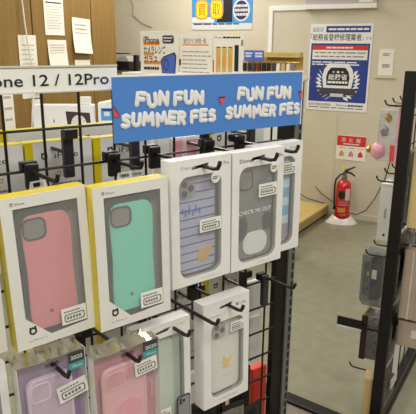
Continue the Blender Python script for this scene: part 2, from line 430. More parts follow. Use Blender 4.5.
MB().tube([(-.01, 0, .41), (-.04, -.01, .40), (-.072, -.02, .36), (-.078, -.022, .30), (-.075, -.022, .22), (-.072, -.02, .13), (-.07, -.018, .10)], [.008]*6+[.013], 10).build('hose', 'black', ex, smooth=True)
def curved(name, m, a0, a1, z0, z1, r=.0647, shape=None):
    mb = MB(); n = 12; rows = 8; g = []
    for j in range(rows+1):
        z = z0+(z1-z0)*j/rows; f = 1
        if shape == 'round': f = math.sqrt(max(0.0, 1-(2*j/rows-1)**2))+.02
        am = (a0+a1)/2; hw = (a1-a0)/2*f
        g.append([mb.bm.verts.new((r*math.sin(math.radians(am-hw+2*hw*i/n)), -r*math.cos(math.radians(am-hw+2*hw*i/n)), z)) for i in range(n+1)])
    for p_, q in zip(g, g[1:]):
        for i in range(n): mb.bm.faces.new((p_[i], p_[i+1], q[i+1], q[i]))
    return mb.build(name, m, ex)
curved('round_label', 'ink', -46, 10, .20, .275, .0652, 'round')
curved('label', 'paleg', 12, 52, .19, .29)
curved('label', 'oprint', -42, 18, .085, .125)
curved('label', 'pinkcard', -35, 40, .145, .16); curved('label', 'pinkcard', -35, 40, .17, .18); curved('label', 'pinkcard', -25, 30, .06, .07)
st = thing('extinguisher_stand', 'white plastic saddle stand under the fire extinguisher', 'stand', RW(4.86, 1.49), math.radians(-48))
mb = MB(); n = 28; top = []; bot = []; inn = []
for k in range(n):
    a = 2*PI*k/n; c_, s_ = math.cos(a), math.sin(a)
    h = .035+.022*abs(c_)**2
    inn.append(mb.bm.verts.new((.071*c_, .071*s_, h+.01))); top.append(mb.bm.verts.new((.085*c_, .080*s_, h)))
    bot.append(mb.bm.verts.new((.135*c_ if abs(c_) > .3 else .125*c_, .095*s_, 0)))
ib = [mb.bm.verts.new((.071*math.cos(2*PI*k/n), .071*math.sin(2*PI*k/n), 0.0)) for k in range(n)]
for k in range(n):
    j = (k+1) % n
    mb.bm.faces.new((bot[k], bot[j], top[j], top[k])); mb.bm.faces.new((top[k], top[j], inn[j], inn[k])); mb.bm.faces.new((inn[k], inn[j], ib[j], ib[k]))
mb.build('saddle', 'whitep', st, smooth=True)
MB().lathe([(.070, .0), (.070, .017)]).build('floor_plate', 'black', st)
c = MB().tube([RW(5.005, 1.80, .25), RW(4.99, 1.72, .19), RW(4.995, 1.60, .12), RW(4.99, 1.5, .06), RW(4.99, 1.40, .05), RW(4.99, 1.32, .10), RW(5.0, 1.25, .22), RW(5.015, 1.19, .38), RW(5.02, 1.16, .55)], .004, 6).build('black_cable', 'black')
tag(c, 'thin black cable trailing along the wall behind the extinguisher', 'cable')
c = MB().tube([RW(4.99, 2.15, .22), RW(4.98, 2.0, .20), RW(4.97, 1.85, .14), RW(4.99, 1.70, .112)], .004, 6).build('black_cable', 'black')
tag(c, 'black cable lying along the back of the yellow step', 'cable')
s = thing('platform_step', 'low yellow board platform against the wall left of the extinguisher', 'platform', RW(4.0, 1.667), ROT_B)
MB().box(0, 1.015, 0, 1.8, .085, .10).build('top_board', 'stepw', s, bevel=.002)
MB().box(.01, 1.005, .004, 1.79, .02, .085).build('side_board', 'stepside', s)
MB().box(.02, 1.00, .012, 1.78, 0, .02).build('plinth', 'blackm', s)

# ------------------------------------------------------------------ far display counter with sign boards
ct = thing('display_counter', 'cream display counter behind the blue sign', 'counter', RW(3.72, 2.05), ROT_A)
MB().box(-.38, .56, -.12, .12, .06, 1.24).build('body', 'cream', ct); MB().box(-.78, .58, -.14, .14, 1.24, 1.262).build('top', 'whitep', ct, bevel=.003)
MB().box(-.36, .54, -.10, .10, 0, .06).build('plinth', 'blackm', ct)
MB().box(-.76, -.72, -.10, .10, 0, 1.24).build('leg', 'cream', ct)
def board(label, b_l, b_r, z1, rz=0):
    w = b_l-b_r
    t = thing('sign_board', label, 'sign', RW(3.62, b_l, 1.262), ROT_A+rz)
    MB().box(0, w, 0, .006, 0, z1-1.262).build('panel', 'paper', t, bevel=.001)
    MB().box(w*.3, w*.7, .006, .06, 0, .02).build('foot', 'black', t)
    return t, w, z1-1.262
t, w, h = board('white sign board with handwritten phone camera glass lettering and a blue phone', 2.685, 2.36, 1.547)
def hl(x0, x1, z0, z1): MB().box(x0, x1, -.0006, 0, z0, z1).build('highlight_bar', 'oprint', t)
hl(.03, .17, h-.095, h-.07); text('lettering', 'iPhone', 'ink', t, .03, .165, h-.083, .05, -.0006, bold=.02)
text('lettering', 'カメラレンズ', 'ink', t, .03, .22, h-.15, .044, -.0006, bold=.02); hl(.03, .12, h-.165, h-.145)
hl(.03, .18, h-.225, h-.20); text('lettering', 'ガラス', 'ink', t, .03, .15, h-.213, .042, -.0006, bold=.02)
dashes('small_print', 'ink', t, .03, .16, 0.02, .045, 1, -.0005, th=.8)
b = MB().prism(rrect(.195, .29, h-.082, h-.028, .015), -.002, 0).build('black_badge', 'charc', t)
dashes('badge_print', 'paper', b, .205, .28, h-.075, h-.035, 2, -.002, th=.4)
b = MB().prism([(.19, 0), (.30, 0), (.31, .12), (.295, .145), (.20, .115), (.178, .09)], -.003, 0).build('blue_phone', 'ink', t)
MB().prism([(.197, 0), (.294, 0), (.303, .116), (.29, .136), (.205, .108), (.186, .088)], -.004, -.003).build('phone_back', 'bluepost' if False else 'scrib', b)
MB().prism(ell(.225, .06, .022, .042, 16), -.0046, -.004, holes=[ell(.225, .06, .016, .034, 16)]).build('camera_ring', 'navy', b)
t, w, h = board('white price table board with orange underlined heading', 2.345, 2.085, 1.528)
text('heading', '販売ガラス修理一覧', 'ink', t, .03, .21, h-.06, .028, -.0002)
hl(.02, .23, h-.075, h-.066)
for i in range(6):
    dashes('table_print', 'greyink', t, .02, .25, h-.11-.027*i-.012, h-.11-.027*i, 1, -.0002, th=.45, seed=20+i)
MB().box(-.004, .008, -.004, 0, .06, .10).build('clip', 'black', t)
t, w, h = board('white board with three orange phone pictures and one black bar', 2.075, 1.85, 1.518)
text('heading', 'iPhone', 'ink', t, .005, .06, h-.018, .014, -.0002)
dashes('heading_print', 'ink', t, .07, .20, h-.02, h-.005, 1, -.0002, th=.8)
for k in range(3):
    b = MB().box(.02+k*.045, .055+k*.045, -.002, 0, .02, h-.07).build('phone_picture', 'kraft', t)
    MB().prism(ell(.037+k*.045, .10, .010, .05, 16), -.0026, -.002).build('flame_motif', 'oprint', b)
    MB().box(.024+k*.045, .05+k*.045, -.0026, -.002, h-.078, h-.073).build('speaker_bar', 'ink', b)
MB().box(.160, .19, -.003, 0, .03, h-.06).build('black_bar', 'ink', t)
text('lettering', '8', 'ink', t, .205, .222, h-.065, .04, -.0002, bold=.01)
MB().box(-.005, .004, -.002, 0, .02, .10).build('red_edge', 'redbox', t)
# accessory display box
t = thing('accessory_display', 'gold card display box with blue header cards and small hanging straps', 'display', RW(3.58, 1.835, 1.262), ROT_A)
W = .395
MB().box(0, W, .06, .066, 0, .13).build('back_panel', 'kraft', t); MB().box(.0, W, -.02, .066, 0, .03).build('tray', 'kraft', t)
MB().box(.145, W, .0, .06, .125, .155).build('header', 'kraft', t)
text('header_lettering', 'ACCESSORY', 'stepside', t, .17, .37, .136, .010, -.0005)
for x in (.015, .085):
    b = MB().box(x, x+.066, -.006, 0, .10, .165).build('header_card', 'scrib', t); dashes('card_print', 'paper', b, x+.008, x+.058, .12, .155, 2, -.006, th=.6, seed=int(x*100))
MB().tube([(.0, 0, .095), (W, 0, .095)], .003, 6).build('hanging_bar', 'brass', t)
for k in range(11):
    x = .02+k*.034
    mm = ['ink', 'darkin', 'charc', 'darkred', 'ink', 'ink', 'charc', 'white', 'kraft', 'cream', 'cutout'][k]
    tag(MB().prism(rrect(x-.011, x+.011, .035, .088, .008, 3), -.012, .004).build('strap_charm', mm, None), 'small charm hanging in the gold accessory display', 'charm', 'charms in the gold display box')
    o = COL.objects['strap_charm' + ('' if k == 0 else '.%03d' % k)]
    o.location = RW(3.58, 1.835, 1.262); o.rotation_euler = (0, 0, ROT_A)
    o['label'] = ['black', 'dark grey', 'charcoal', 'dark red', 'black', 'black', 'charcoal', 'white', 'gold', 'cream', 'grey'][k]+' charm hanging %s in the gold accessory display' % ['at the far left', 'second from left', 'third from left', 'below the blue cards', 'right of the dark red one', 'sixth from left', 'left of the white one', 'in the right half', 'right of the white one', 'between gold and grey ones', 'at the far right'][k]

# ------------------------------------------------------------------ stockroom desk with white cartons (below the price header)
dk = thing('desk', 'low white work desk in front of the tan cupboard', 'desk', RW(3.2, 3.05), ROT_B)
MB().box(-.6, .33, -.5, .25, .80, .83).build('desktop', 'whitep', dk, bevel=.003)
for x in (-.57, .29):
    for y in (-.47, .20): MB().box(x, x+.03, y, y+.03, 0, .80).build('leg', 'greym', dk)
t = thing('carton', 'white carton printed with a white dial on a dark brown square', 'carton', RW(3.05, 2.79, .83), math.radians(-35))
MB().box(-.30, .10, 0, .11, 0, .235).build('body', 'white', t, bevel=.003)
b = MB().prism([(-.07, .035), (.085, .03), (.075, .185), (-.085, .195)], -.002, 0).build('brown_square', 'brown', t)
MB().prism(ell(.0, .105, .052, .066, 28), -.004, -.002).build('dial', 'palepatch', b)
mb = MB()
for k in range(12):
    a = PI*k/6; mb.box(.046*math.sin(a)*.95-.002, .046*math.sin(a)*.95+.002, -.0045, -.004, .105+.056*math.cos(a)-.003, .105+.056*math.cos(a)+.003)
mb.box(-.002, .002, -.005, -.004, .105, .15); mb.box(-.03, 0, -.005, -.004, .095, .10)
mb.build('dial_marks', 'ink', b)
text('print', 'i', 'greyink', t, -.17, -.16, .12, .03, 0)
t = thing('carton', 'white carton with a small blue label, right of the dial carton', 'carton', RW(3.24, 2.73, .83), math.radians(-32))
MB().prism([(-.04, 0), (.2, 0), (.2, .285), (.04, .25), (-.04, .235)], 0, .13).build('body', 'white', t, bevel=.003)
b = MB().box(-.02, .08, -.002, 0, .12, .205).build('blue_label', 'skyprint', t)
MB().box(.0, .04, -.003, -.002, .15, .18).build('label_picture', 'palepatch', b); MB().box(-.01, .06, -.003, -.002, .185, .198).build('label_heading', 'navy', b)
t = MB().box(-.035, .035, 0, .05, 0, .05).build('small_carton', 'white', None, bevel=.002); t.location = RW(3.10, 2.77, 1.066); t.rotation_euler = (0, 0, math.radians(-35))
tag(t, 'tiny white box lying on top of the dial carton', 'carton')
mb = MB(); r = random.Random(3)
for k in range(6):
    pts = [(-.02+.05*k*.6+r.uniform(-.03, .03), r.uniform(-.02, .02), .0+r.uniform(.006, .05)) for q in range(5)]
    mb.tube(pts, .007, 6)
mb.box(-.05, .06, -.03, .02, 0, .028)
t = mb.build('cable_adapter', 'black'); t.location = RW(2.75, 2.83, .83); t.rotation_euler = (0, 0, ROT_A)
tag(t, 'black power adapter with tangled cable beside the dial carton', 'adapter')

# ------------------------------------------------------------------ left rack (rack frame = world axes)
GY = .83; PITCH = .0583; X0 = .2994; Z0 = 1.3326
rk = thing('wire_rack', 'black wire grid rack with slotted steel post holding phone cases', 'rack', (.3, .86, 0))
def L(x, y, z): return (x-.3, y-.86, z)
mb = MB(); r = .0022
zt, zb = 1.400, .30
k = -14
while X0+k*PITCH < .85:
    x = X0+k*PITCH; mb.tube([L(x, GY, zb), L(x, GY, zt)], r, 6); k += 1
for k in range(-1, 18):
    z = Z0-k*PITCH; mb.tube([L(-.52, GY-.004, z), L(.85, GY-.004, z)], r, 6)
mb.build('wire_grid', 'wire', rk)
MB().box(.852-.3, .884-.3, GY-.002-.86, GY+.012-.86, .10, 1.40).build('frame_upright', 'blackm', rk)
MB().box(-.56-.3, -.52-.3, GY-.012-.86, GY+.02-.86, .10, 1.385).build('frame_upright', 'blackm', rk)
MB().box(-.52-.3, .848-.3, GY+.003-.86, GY+.02-.86, 1.394, 1.403).build('top_rail', 'blackm', rk)
po = MB().box(.8845-.3, .9045-.3, GY-.006-.86, GY+.018-.86, 0, 1.385).build('slotted_post', 'greym', rk)
for k in range(62):
    z = 1.37-k*.0215
    if k % 1 == 0: pass
mb = MB()
for k in range(62):
    z = 1.37-k*.0215; mb.box(.8955-.3, .9015-.3, GY-.0067-.86, GY-.0055-.86, z-.0145, z)
mb.build('slots', 'ink', po)
MB().box(-.56-.3, .9065-.3, .46-.86, .90-.86, 0, .10).build('base_deck', 'blackm', rk, bevel=.003)
# low platform on the floor beyond the rack
t = thing('floor_plinth', 'low black edged grey plinth on the floor behind the rack', 'plinth', (1.56, 1.35, 0), math.radians(12.5))
MB().box(-.5, 0, -.4, .5, 0, .085).build('deck', 'speck', t)
MB().box(0, .055, -.4, .5, 0, .10).build('edge_strip', 'blackm', t, bevel=.003)

# price header
hd = thing('price_header', 'white header strip lettered with phone model numbers', 'sign', (.0, .70, 1.3945))
MB().box(-.14, .408, 0, .003, 0, .031).build('strip', 'whitep', hd)
MB().box(-.14, .408, -.0015, .0, .0295, .0315).build('top_lip', 'paleg', hd); MB().box(-.14, .408, -.0015, .0, -.0005, .0012).build('bottom_lip', 'paleg', hd)
text('lettering', 'iPhone 12 / 12Pro', 'ink', hd, .2125, .3950, .0080, .0138, -.0004, bold=.008)
for x in (-.05, .21, .36): MB().box(x, x+.012, .003, .128, .003, .008).build('bracket', 'blackm', hd)

# blue campaign sign
bs = thing('campaign_sign', 'blue FUN FUN SUMMER FES sign with white bubble letters', 'sign', (.3875, .677, 1.328))
SW, SH = .3495, .0835
MB().box(0, SW, 0, .003, 0, SH).build('board', 'blue', bs)
MB().box(0, SW, -.0003, .0032, SH, SH+.0022).build('top_edge', 'whitep', bs)
MB().box(SW, SW+.0022, -.0003, .0032, 0, SH+.0022).build('side_edge', 'cream', bs)
for x in (.13, .32): MB().box(x, x+.01, .003, .148, .04, .05).build('bracket', 'blackm', bs)
STROKES = {
 'F': (.6, [[(0, 0), (0, .5), (0, 1), (.3, 1), (.6, 1)], [(0, .5), (.5, .5)]]),
 'U': (.6, [[(0, 1), (0, .3), (.12, .06), (.3, 0), (.48, .06), (.6, .3), (.6, 1)]]),
 'N': (.65, [[(0, 0), (0, 1)], [(0, 1), (.65, 0)], [(.65, 0), (.65, 1)]]),
 'S': (.55, [[(.53, .86), (.3, 1), (.06, .88), (.06, .66), (.3, .52), (.52, .36), (.52, .13), (.28, 0), (0, .12)]]),
 'M': (.85, [[(0, 0), (.1, 1)], [(.1, 1), (.42, .35)], [(.42, .35), (.75, 1)], [(.75, 1), (.85, 0)]]),
 'E': (.55, [[(.55, 1), (0, 1)], [(0, 1), (0, 0)], [(0, 0), (.55, 0)], [(0, .5), (.46, .5)]]),
 'R': (.58, [[(0, 0), (0, 1)], [(0, 1), (.35, 1), (.54, .86), (.54, .68), (.35, .52), (0, .5)], [(.28, .5), (.56, 0)]])}
def bubble(s, x0, x1, z, h, seed, maxx=1):
    r = random.Random(seed); gap = .36
    ws = [(.34 if c == ' ' else STROKES[c][0]+gap) for c in s]; tot = sum(ws); k = (x1-x0)/tot; x = x0; hh = h*.80
    for c, w_ in zip(s, ws):
        xc = x+w_*k/2; x += w_*k
        if c == ' ' or xc > maxx-.004: continue
        cw, st_ = STROKES[c]; mb = MB(); R0 = .185*k
        a = r.uniform(-.15, .15); zo = r.uniform(-.08, .08)*h
        for line in st_:
            P = [Vector(((px-cw/2)*k, 0, (pz-.5)*hh)) for px, pz in line]
            d0 = (P[0]-P[1]).normalized()*R0; d1 = (P[-1]-P[-2]).normalized()*R0
            pts = [P[0]+d0*.95, P[0]+d0*.6]+P+[P[-1]+d1*.6, P[-1]+d1*.95]
            mb.tube(pts, [R0*.3, R0*.8]+[R0]*len(P)+[R0*.8, R0*.3], 10)
        for v in mb.bm.verts:
            px, pz = v.co.x, v.co.z
            v.co = Vector((xc+px*math.cos(a)+pz*math.sin(a), v.co.y*.3-.0004, z+h/2+zo-px*math.sin(a)+pz*math.cos(a)))
        mb.build('letter', 'white', bs, smooth=True)
def U(x): return x-.3875
for off in (0, .1775):
    bubble('FUN FUN', U(.420+off), U(.535+off), .0440, .0185, 2)
    bubble('SUMMER FES', U(.397+off), U(.5575+off), .0180, .0180, 5, SW+.002)
def melon(x, z, half=None):
    pts = [(x-.0055, z+.004), (x+.0055, z+.0045), (x+.0, z-.0065)]
    if half == 'r': pts = [(x, z+.008), (x+.008, z-.004), (x, z-.004)]
    if half == 'l': pts = [(x-.007, z+.007), (x, z+.006), (x, z-.006)]
    b = MB().prism(pts, -.0011, 0).build('watermelon', 'melon', bs)
    x_, z_ = pts[0]; MB().prism([(pts[0][0], pts[0][1]), (pts[1][0], pts[1][1]), (pts[1][0], pts[1][1]+.0018), (pts[0][0], pts[0][1]+.0018)], -.0014, 0).build('rind', 'darkred', b)
melon(U(.5675), .046); melon(0.0003, .038, 'r'); melon(SW, .045, 'l')

# hooks ----------------------------------------------------------------
def hook_geo(Lr, plate, back=False):
    s = 1 if back else -1
    t = thing('rack_hook', '', 'hook')
    pw, ph, pz = plate
    MB().box(-pw/2, pw/2, *(sorted((s*.006, s*.016))), pz-ph, pz).build('back_plate', 'plate' if ph > .05 else 'black', t, bevel=.002)
    MB().box(-pw/2-.002, pw/2+.002, *(sorted((-s*.006, s*.006))), pz-.012, pz+.002).build('clip', 'black', t, bevel=.001)
    MB().tube([(0, s*.012, 0), (0, s*(Lr-.012), .000), (0, s*(Lr-.003), .002), (0, s*Lr, .007), (0, s*(Lr+.002), .0125)], .0031, 8).build('rod', 'black', t, smooth=True)
    return t
protos = {}
def hook(x, z, Lr, label, plate=(.02, .036, .012)):
    k = (Lr, plate)
    if k not in protos: t = protos[k] = hook_geo(Lr, plate)
    else: t = dup(protos[k])
    t.location = (x, GY-.007, z); t['label'] = label; t['group'] = 'black hooks on the left rack'
    return t
LP = (.016, .066, .030)
hook(.327, 1.2755, .098, 'black hook holding the pink phone case box')
hook(.462, 1.2765, .092, 'black hook holding the mint phone case box')
hook(.538, 1.2800, .178, 'black hook through the blue striped case box')
hook(.6535, 1.2805, .178, 'black hook through the grey case box')
hook(.725, 1.2830, .155, 'black hook through the partly hidden sky striped case box')
hook(.291, 1.0275, .170, 'black hook through the lilac case pack')
hook(.396, 1.0175, .178, 'black hook through the pink case pack')
hook(.4960, 1.0200, .162, 'black hook through the pale green case box')
hook(.6165, 1.0240, .150, 'black hook through the top of the gold motif box')
hook(.5545, 1.0210, .160, 'black hook passing the left side of the gold motif box')
hook(.804, .998, .094, 'long empty black hook beside the slotted post', (.016, .066, .004))
hook(.180, 1.2745, .105, 'black hook holding the leftmost yellow-edged box')
hook(.171, 1.0385, .150, 'black hook holding the grey box at the lower left edge')
# plates of the hooks on the far side
rp = None
for i, (x, z, lab) in enumerate(((.402, 1.290, 'dark hook plate left of the blue sign, holding the first iFace box behind the grid'), (.522, 1.288, 'dark hook plate just under the left half of the blue sign'), (.672, 1.275, 'dark hook plate under the middle of the blue sign'), (.786, 1.288, 'dark hook plate at the right end under the blue sign'), (.282, 1.290, 'dark hook plate at the left edge of the rack, between upper boxes'),
    (.403, .972, 'dark hook plate in the gap above the lilac pack'), (.528, .972, 'dark hook plate in the gap above the pale green case box'), (.652, .972, 'dark hook plate in the gap under the blue striped case box'), (.776, .972, 'dark hook plate above the yellow-edged lower iFace box'))):
    if rp is None: rp = hook_geo(.14, (.017, .074, .036), True); t = rp
    else: t = dup(rp)
    t.location = (x, GY+.007, z); t['label'] = lab; t['group'] = 'hooks on the far side of the rack'

# phone case boxes -------------------------------------------------------
def logo_hex(name, m, parent, cx, cz, r, y):
    pts = [(cx+r*math.sin(PI*k/3), cz+r*math.cos(PI*k/3)) for k in range(6)]
    inn = [(cx+r*.55*math.sin(PI*k/3), cz+r*.55*math.cos(PI*k/3)) for k in range(6)]
    mb = MB(); mb.prism(pts, y-.0004, y, holes=[inn]); mb.box(cx+r*.35, cx+r*.8, y-.0004, y, cz+r*.65, cz+r*1.1); mb.box(cx-r*.8, cx-r*.45, y-.0004, y, cz+r*.65, cz+r*1.0)
    return mb.build(name, m, parent)
def label_sticker(parent, x0, x1, z0, z1, y, name='price_sticker', rot=0):
    m = Matrix.Translation(((x0+x1)/2, 0, (z0+z1)/2)) @ Matrix.Rotation(rot, 4, 'Y') @ Matrix.Translation((-(x0+x1)/2, 0, -(z0+z1)/2))
    o = MB().box(x0, x1, y-.0006, y, z0, z1, m).build(name, 'whitep', parent)
    w = x1-x0; h = z1-z0
    mb = MB(); mb.prism(rrect(x0+w*.1, x1-w*.08, z0+h*.14, z0+h*.62, h*.12, 3), y-.0010, y-.0006, holes=[rrect(x0+w*.14, x1-w*.12, z0+h*.2, z0+h*.56, h*.1, 3)])
    for k in range(5): mb.box(x0+w*(.2+.12*k), x0+w*(.28+.12*k), y-.001, y-.0006, z0+h*.30, z0+h*.46)
    for k in range(6): mb.box(x0+w*(.1+.11*k), x0+w*(.18+.11*k), y-.001, y-.0006, z0+h*.74, z0+h*.82)
    bmesh.ops.transform(mb.bm, matrix=m, verts=mb.bm.verts)
    mb.build('sticker_print', 'greyink', o)
    return o
def iface(label, cat, x, z, y, tilt, casem, rimm, w=.117, h=.205, cut=True, d=.024):
    t = thing('phone_case_box', label, 'phone case box', (x, y, z), 0, -math.radians(tilt), 'yellow-sided case boxes on the front hooks')
    def P(u, v): return (u*w, -v*h)
    win = [P(.13, .075), P(.13, .79), P(.42, .945), P(.89, .93), P(.89, .075)]
    MB().prism(rect(0, w, -h, 0), 0, .0012, holes=[win]).build('front_panel', 'cream', t)
    mb = MB(); mb.box(0, .0012, .0012, d, -h, 0); mb.box(.0012, w, .0012, d, -.0012, 0)
    mb.build('yellow_sleeve', 'yellow', t)
    mb = MB(); mb.box(w-.0012, w, .0012, d, -h, -.0012); mb.box(.0012, w-.0012, .0012, d, -h, -h+.0012)
    mb.build('carton_side', 'cream', t)
    MB().box(.0012, w-.0012, d-.0012, d, -h+.0012, -.0012).build('back_card', 'inner', t)
    MB().prism(win, .0013, .0016).build('window_film', 'film', t)
    MB().prism([P(.07, -.03), P(.43, -.03), P(.43, -.13), P(.07, -.13)][::-1] if False else [(w*.42, 0), (w*.64, 0), (w*.62, .010), (w*.44, .010)], d-.002, d-.001, holes=[[(w*.47, .002), (w*.59, .002), (w*.59, .008), (w*.47, .008)]]).build('hang_tab', 'clearp', t)
    # hourglass shaped case
    def outline(s=1.0):
        cx, cz = (.515-(s-1)*.35)*w, -.525*h; hw, hh = .305*w*s, .385*h*s; pts = []
        n = 40
        for k in range(n):
            a = 2*PI*k/n; cs, sn = math.cos(a), math.sin(a)
            px = math.copysign(abs(cs)**.32, cs); pz = math.copysign(abs(sn)**.32, sn)
            waist = 1-.085*math.cos(pz*PI/2)**2
            pts.append((cx+hw*px*waist, cz+hh*pz))
        return pts
    ho = rrect(w*.245, w*.495, -h*.290, -h*.165, w*.07)
    MB().prism(outline(1.10), .0095, .021).build('case_bumper', 'darkin', t)
    MB().prism(outline(1.0), .0065, .012, holes=[ho]).build('case_back', casem, t, bevel=.0015)
    MB().prism(rrect(w*.230, w*.51, -h*.298, -h*.157, w*.08), .0055, .0075, holes=[rrect(w*.25, w*.49, -h*.288, -h*.167, w*.07)]).build('camera_rim', 'charc', t)
    MB().prism(ho, .0066, .0112).build('camera_opening', 'cutout', t)
    logo_hex('case_logo', 'ink', t, w*.47, -h*.80, .0024, .0063)
    mb = MB(); mb.box(w*.66, w*.68, .0058, .0065, -h*.845, -h*.815); mb.box(w*.71, w*.73, .0058, .0065, -h*.845, -h*.815); mb.build('strap_holes', 'ink', t)
    label_sticker(t, w*.56, w*.88, -h*.915, -h*.80, .0, rot=math.radians(0))
    logo_hex('box_logo', 'ink', t, w*.20, -h*.885, .0058, 0)
    text('box_print', 'for iPhone 12', 'greyink', t, w*.14, w*.36, -h*.955, .0022, 0)
    text('brand_lettering', 'iFace', 'greyink', t, w*.16, w*.27, -h*.052, .0032, 0)
    logo_hex('brand_logo', 'greyink', t, w*.125, -h*.044, .0022, 0)
    return t
iface('yellow-sided box holding a pink phone case', '', .2339, 1.2732, .689, 1.7, 'pink', 'coral', w=.1135)
iface('yellow-sided box holding a mint green phone case', '', .3487, 1.2740, .6715, .8, 'mint', 'mintd', w=.1175)
iface('yellow-sided box at the left edge, mostly outside the picture, cream case inside', '', .1115, 1.2735, .70, .5, 'creamcase', 'stepside')

def window_box(label, x, z, y, tilt, w, h, d, win, r, backm, panelm='white', name='phone_case_box', group='white window boxes on the front hooks'):
    t = thing(name, label, 'phone case box', (x, y, z), 0, -math.radians(tilt), group)
    u0, u1, v0, v1 = win
    wp = rrect(u0*w, u1*w, -v1*h, -v0*h, r)
    MB().prism(rect(0, w, -h, 0), 0, .0012, holes=[wp, [(w*.62, -h*.045), (w*.36, -h*.06), (w*.34, -h*.085), (w*.60, -h*.075)]]).build('front_panel', panelm, t)
    mb = MB(); mb.box(0, .0012, .0012, d, -h, 0); mb.box(w-.0012, w, .0012, d, -h, 0); mb.box(.0012, w-.0012, .0012, d, -h, -h+.0012); mb.box(.0012, w-.0012, .0012, d, -.0012, 0)
    mb.build('carton_side', panelm, t)
    MB().prism(rect(.0012, w-.0012, -h+.0012, -.0012), d-.0012, d, holes=[rect(w*.36, w*.6, -h*.085, -h*.04)]).build('back_card', backm, t)
    wr = rrect(u0*w+.0012, u1*w-.0012, -v1*h+.0012, -v0*h-.0012, r*.95)
    MB().prism(wp, .0012, .006, holes=[wr]).build('window_rim', 'trimgrey', t)
    MB().prism(wp, .0005, .0009).build('window_film', 'film', t)
    return t
def cam_island(t, x0, x1, z0, z1, y, m='camgrey', lenses=3):
    o = MB().prism(rrect(x0, x1, z0, z1, (x1-x0)*.28), y-.0015, y).build('camera_island', m, t)
    w, h = x1-x0, z1-z0
    for u, v in ((.3, .76), (.3, .27), (.72, .52))[:lenses]:
        MB().prism(ell(x0+u*w, z0+v*h, w*.17, w*.17, 16), y-.003, y-.0015).build('lens', 'lens', o)
    return o
DW, DH = .114, .197
# C: blue striped
c = window_box('white window box holding a clear case with thin blue stripes', .4771, 1.2928, .681, .87, DW, DH, .023, (.13, .84, .13, .94), .017, 'inner')
MB().prism(rrect(.17*DW, .78*DW, -.92*DH, -.15*DH, .014), .008, .016).build('striped_case', 'stripec', c, bevel=.001)
cam_island(c, .18*DW, .43*DW, -.305*DH, -.16*DH, .008)
mb = MB()
for k, (x, z, hh) in enumerate(((.22, -.40, .035), (.27, -.42, .06), (.33, -.40, .075), (.39, -.43, .04), (.44, -.40, .06), (.50, -.42, .05))):
    mb.box(x*DW, (x+.025)*DW, .0074, .008, z*DH-hh*DH/2, z*DH+hh*DH/2, )
mb.box(.2*DW, .53*DW, .0074, .008, -.415*DH, -.405*DH)
mb.build('scribble', 'scrib', c)
mb = MB(); mb.prism(ell(.57*DW, -.79*DH, .012, .012, 14), .0074, .008); mb.prism(ell(.66*DW, -.75*DH, .008, .006, 12), .0072, .008); mb.build('round_motif', 'motif', c)
b = MB().prism(ell(.73*DW, -.17*DH, .0085, .0085, 24), -.0006, 0).build('round_sticker', 'whitep', c)
dashes('sticker_print', 'greyink', b, .68*DW, .78*DW, -.185*DH, -.155*DH, 2, -.0006, th=.5)
label_sticker(c, .46*DW, .83*DW, -.59*DH, -.485*DH, 0)
text('brand_lettering', 'Disney', 'lightink', c, .17*DW, .40*DW, -.075*DH, .0052, 0); text('model_print', '11 Pro', 'greyink', c, .80*DW, .96*DW, -.08*DH, .006, 0)
text('bottom_print', 'for iPhone 12', 'lightink', c, .5*DW, .78*DW, -.975*DH, .0022, 0)
# D: grey
c = window_box('white window box holding a grey case lettered CHECK ME OUT', .5948, 1.2933, .681, .6, DW-.001, DH, .023, (.13, .88, .13, .945), .017, 'inner')
MB().prism(rrect(.16*DW, .84*DW, -.93*DH, -.145*DH, .014), .008, .016).build('grey_case', 'greycase', c, bevel=.001)
o = MB().prism(rrect(.18*DW, .44*DW, -.33*DH, -.165*DH, .008), .0068, .008, holes=[rrect(.195*DW, .425*DW, -.32*DH, -.175*DH, .007)]).build('camera_rim', 'darkpatch', c)
MB().prism(rrect(.195*DW, .425*DW, -.32*DH, -.175*DH, .007), .0078, .0081).build('camera_opening', 'cutout', c)
MB().prism([(.17*DW, -.57*DH), (.30*DW, -.55*DH), (.36*DW, -.62*DH), (.33*DW, -.74*DH), (.20*DW, -.76*DH), (.165*DW, -.72*DH)], .0072, .008).build('dark_patch', 'darkpatch', c)
MB().prism([(.83*DW, -.57*DH), (.70*DW, -.55*DH), (.64*DW, -.60*DH), (.68*DW, -.70*DH), (.83*DW, -.72*DH)], .0072, .008).build('dark_patch', 'darkpatch', c)
MB().prism(rrect(.27*DW, .75*DW, -.90*DH, -.70*DH, .018), .0070, .008).build('pale_patch', 'palepatch', c)
text('case_lettering', 'CHECK ME OUT', 'white', c, .18*DW, .82*DW, -.535*DH, .0065, .0070, bold=.015)
b = MB().prism(ell(.79*DW, -.165*DH, .0085, .0085, 24), -.0006, 0).build('round_sticker', 'whitep', c)
dashes('sticker_print', 'greyink', b, .74*DW, .84*DW, -.18*DH, -.15*DH, 2, -.0006, th=.5)
label_sticker(c, .50*DW, .86*DW, -.40*DH, -.29*DH, 0)
text('brand_lettering', 'Disney', 'ink', c, .13*DW, .40*DW, -.09*DH, .0062, 0); text('model_print', '12 12Pro', 'greyink', c, .80*DW, .97*DW, -.085*DH, .006, 0)
text('bottom_print', 'for iPhone 12', 'lightink', c, .5*DW, .78*DW, -.978*DH, .0022, 0)
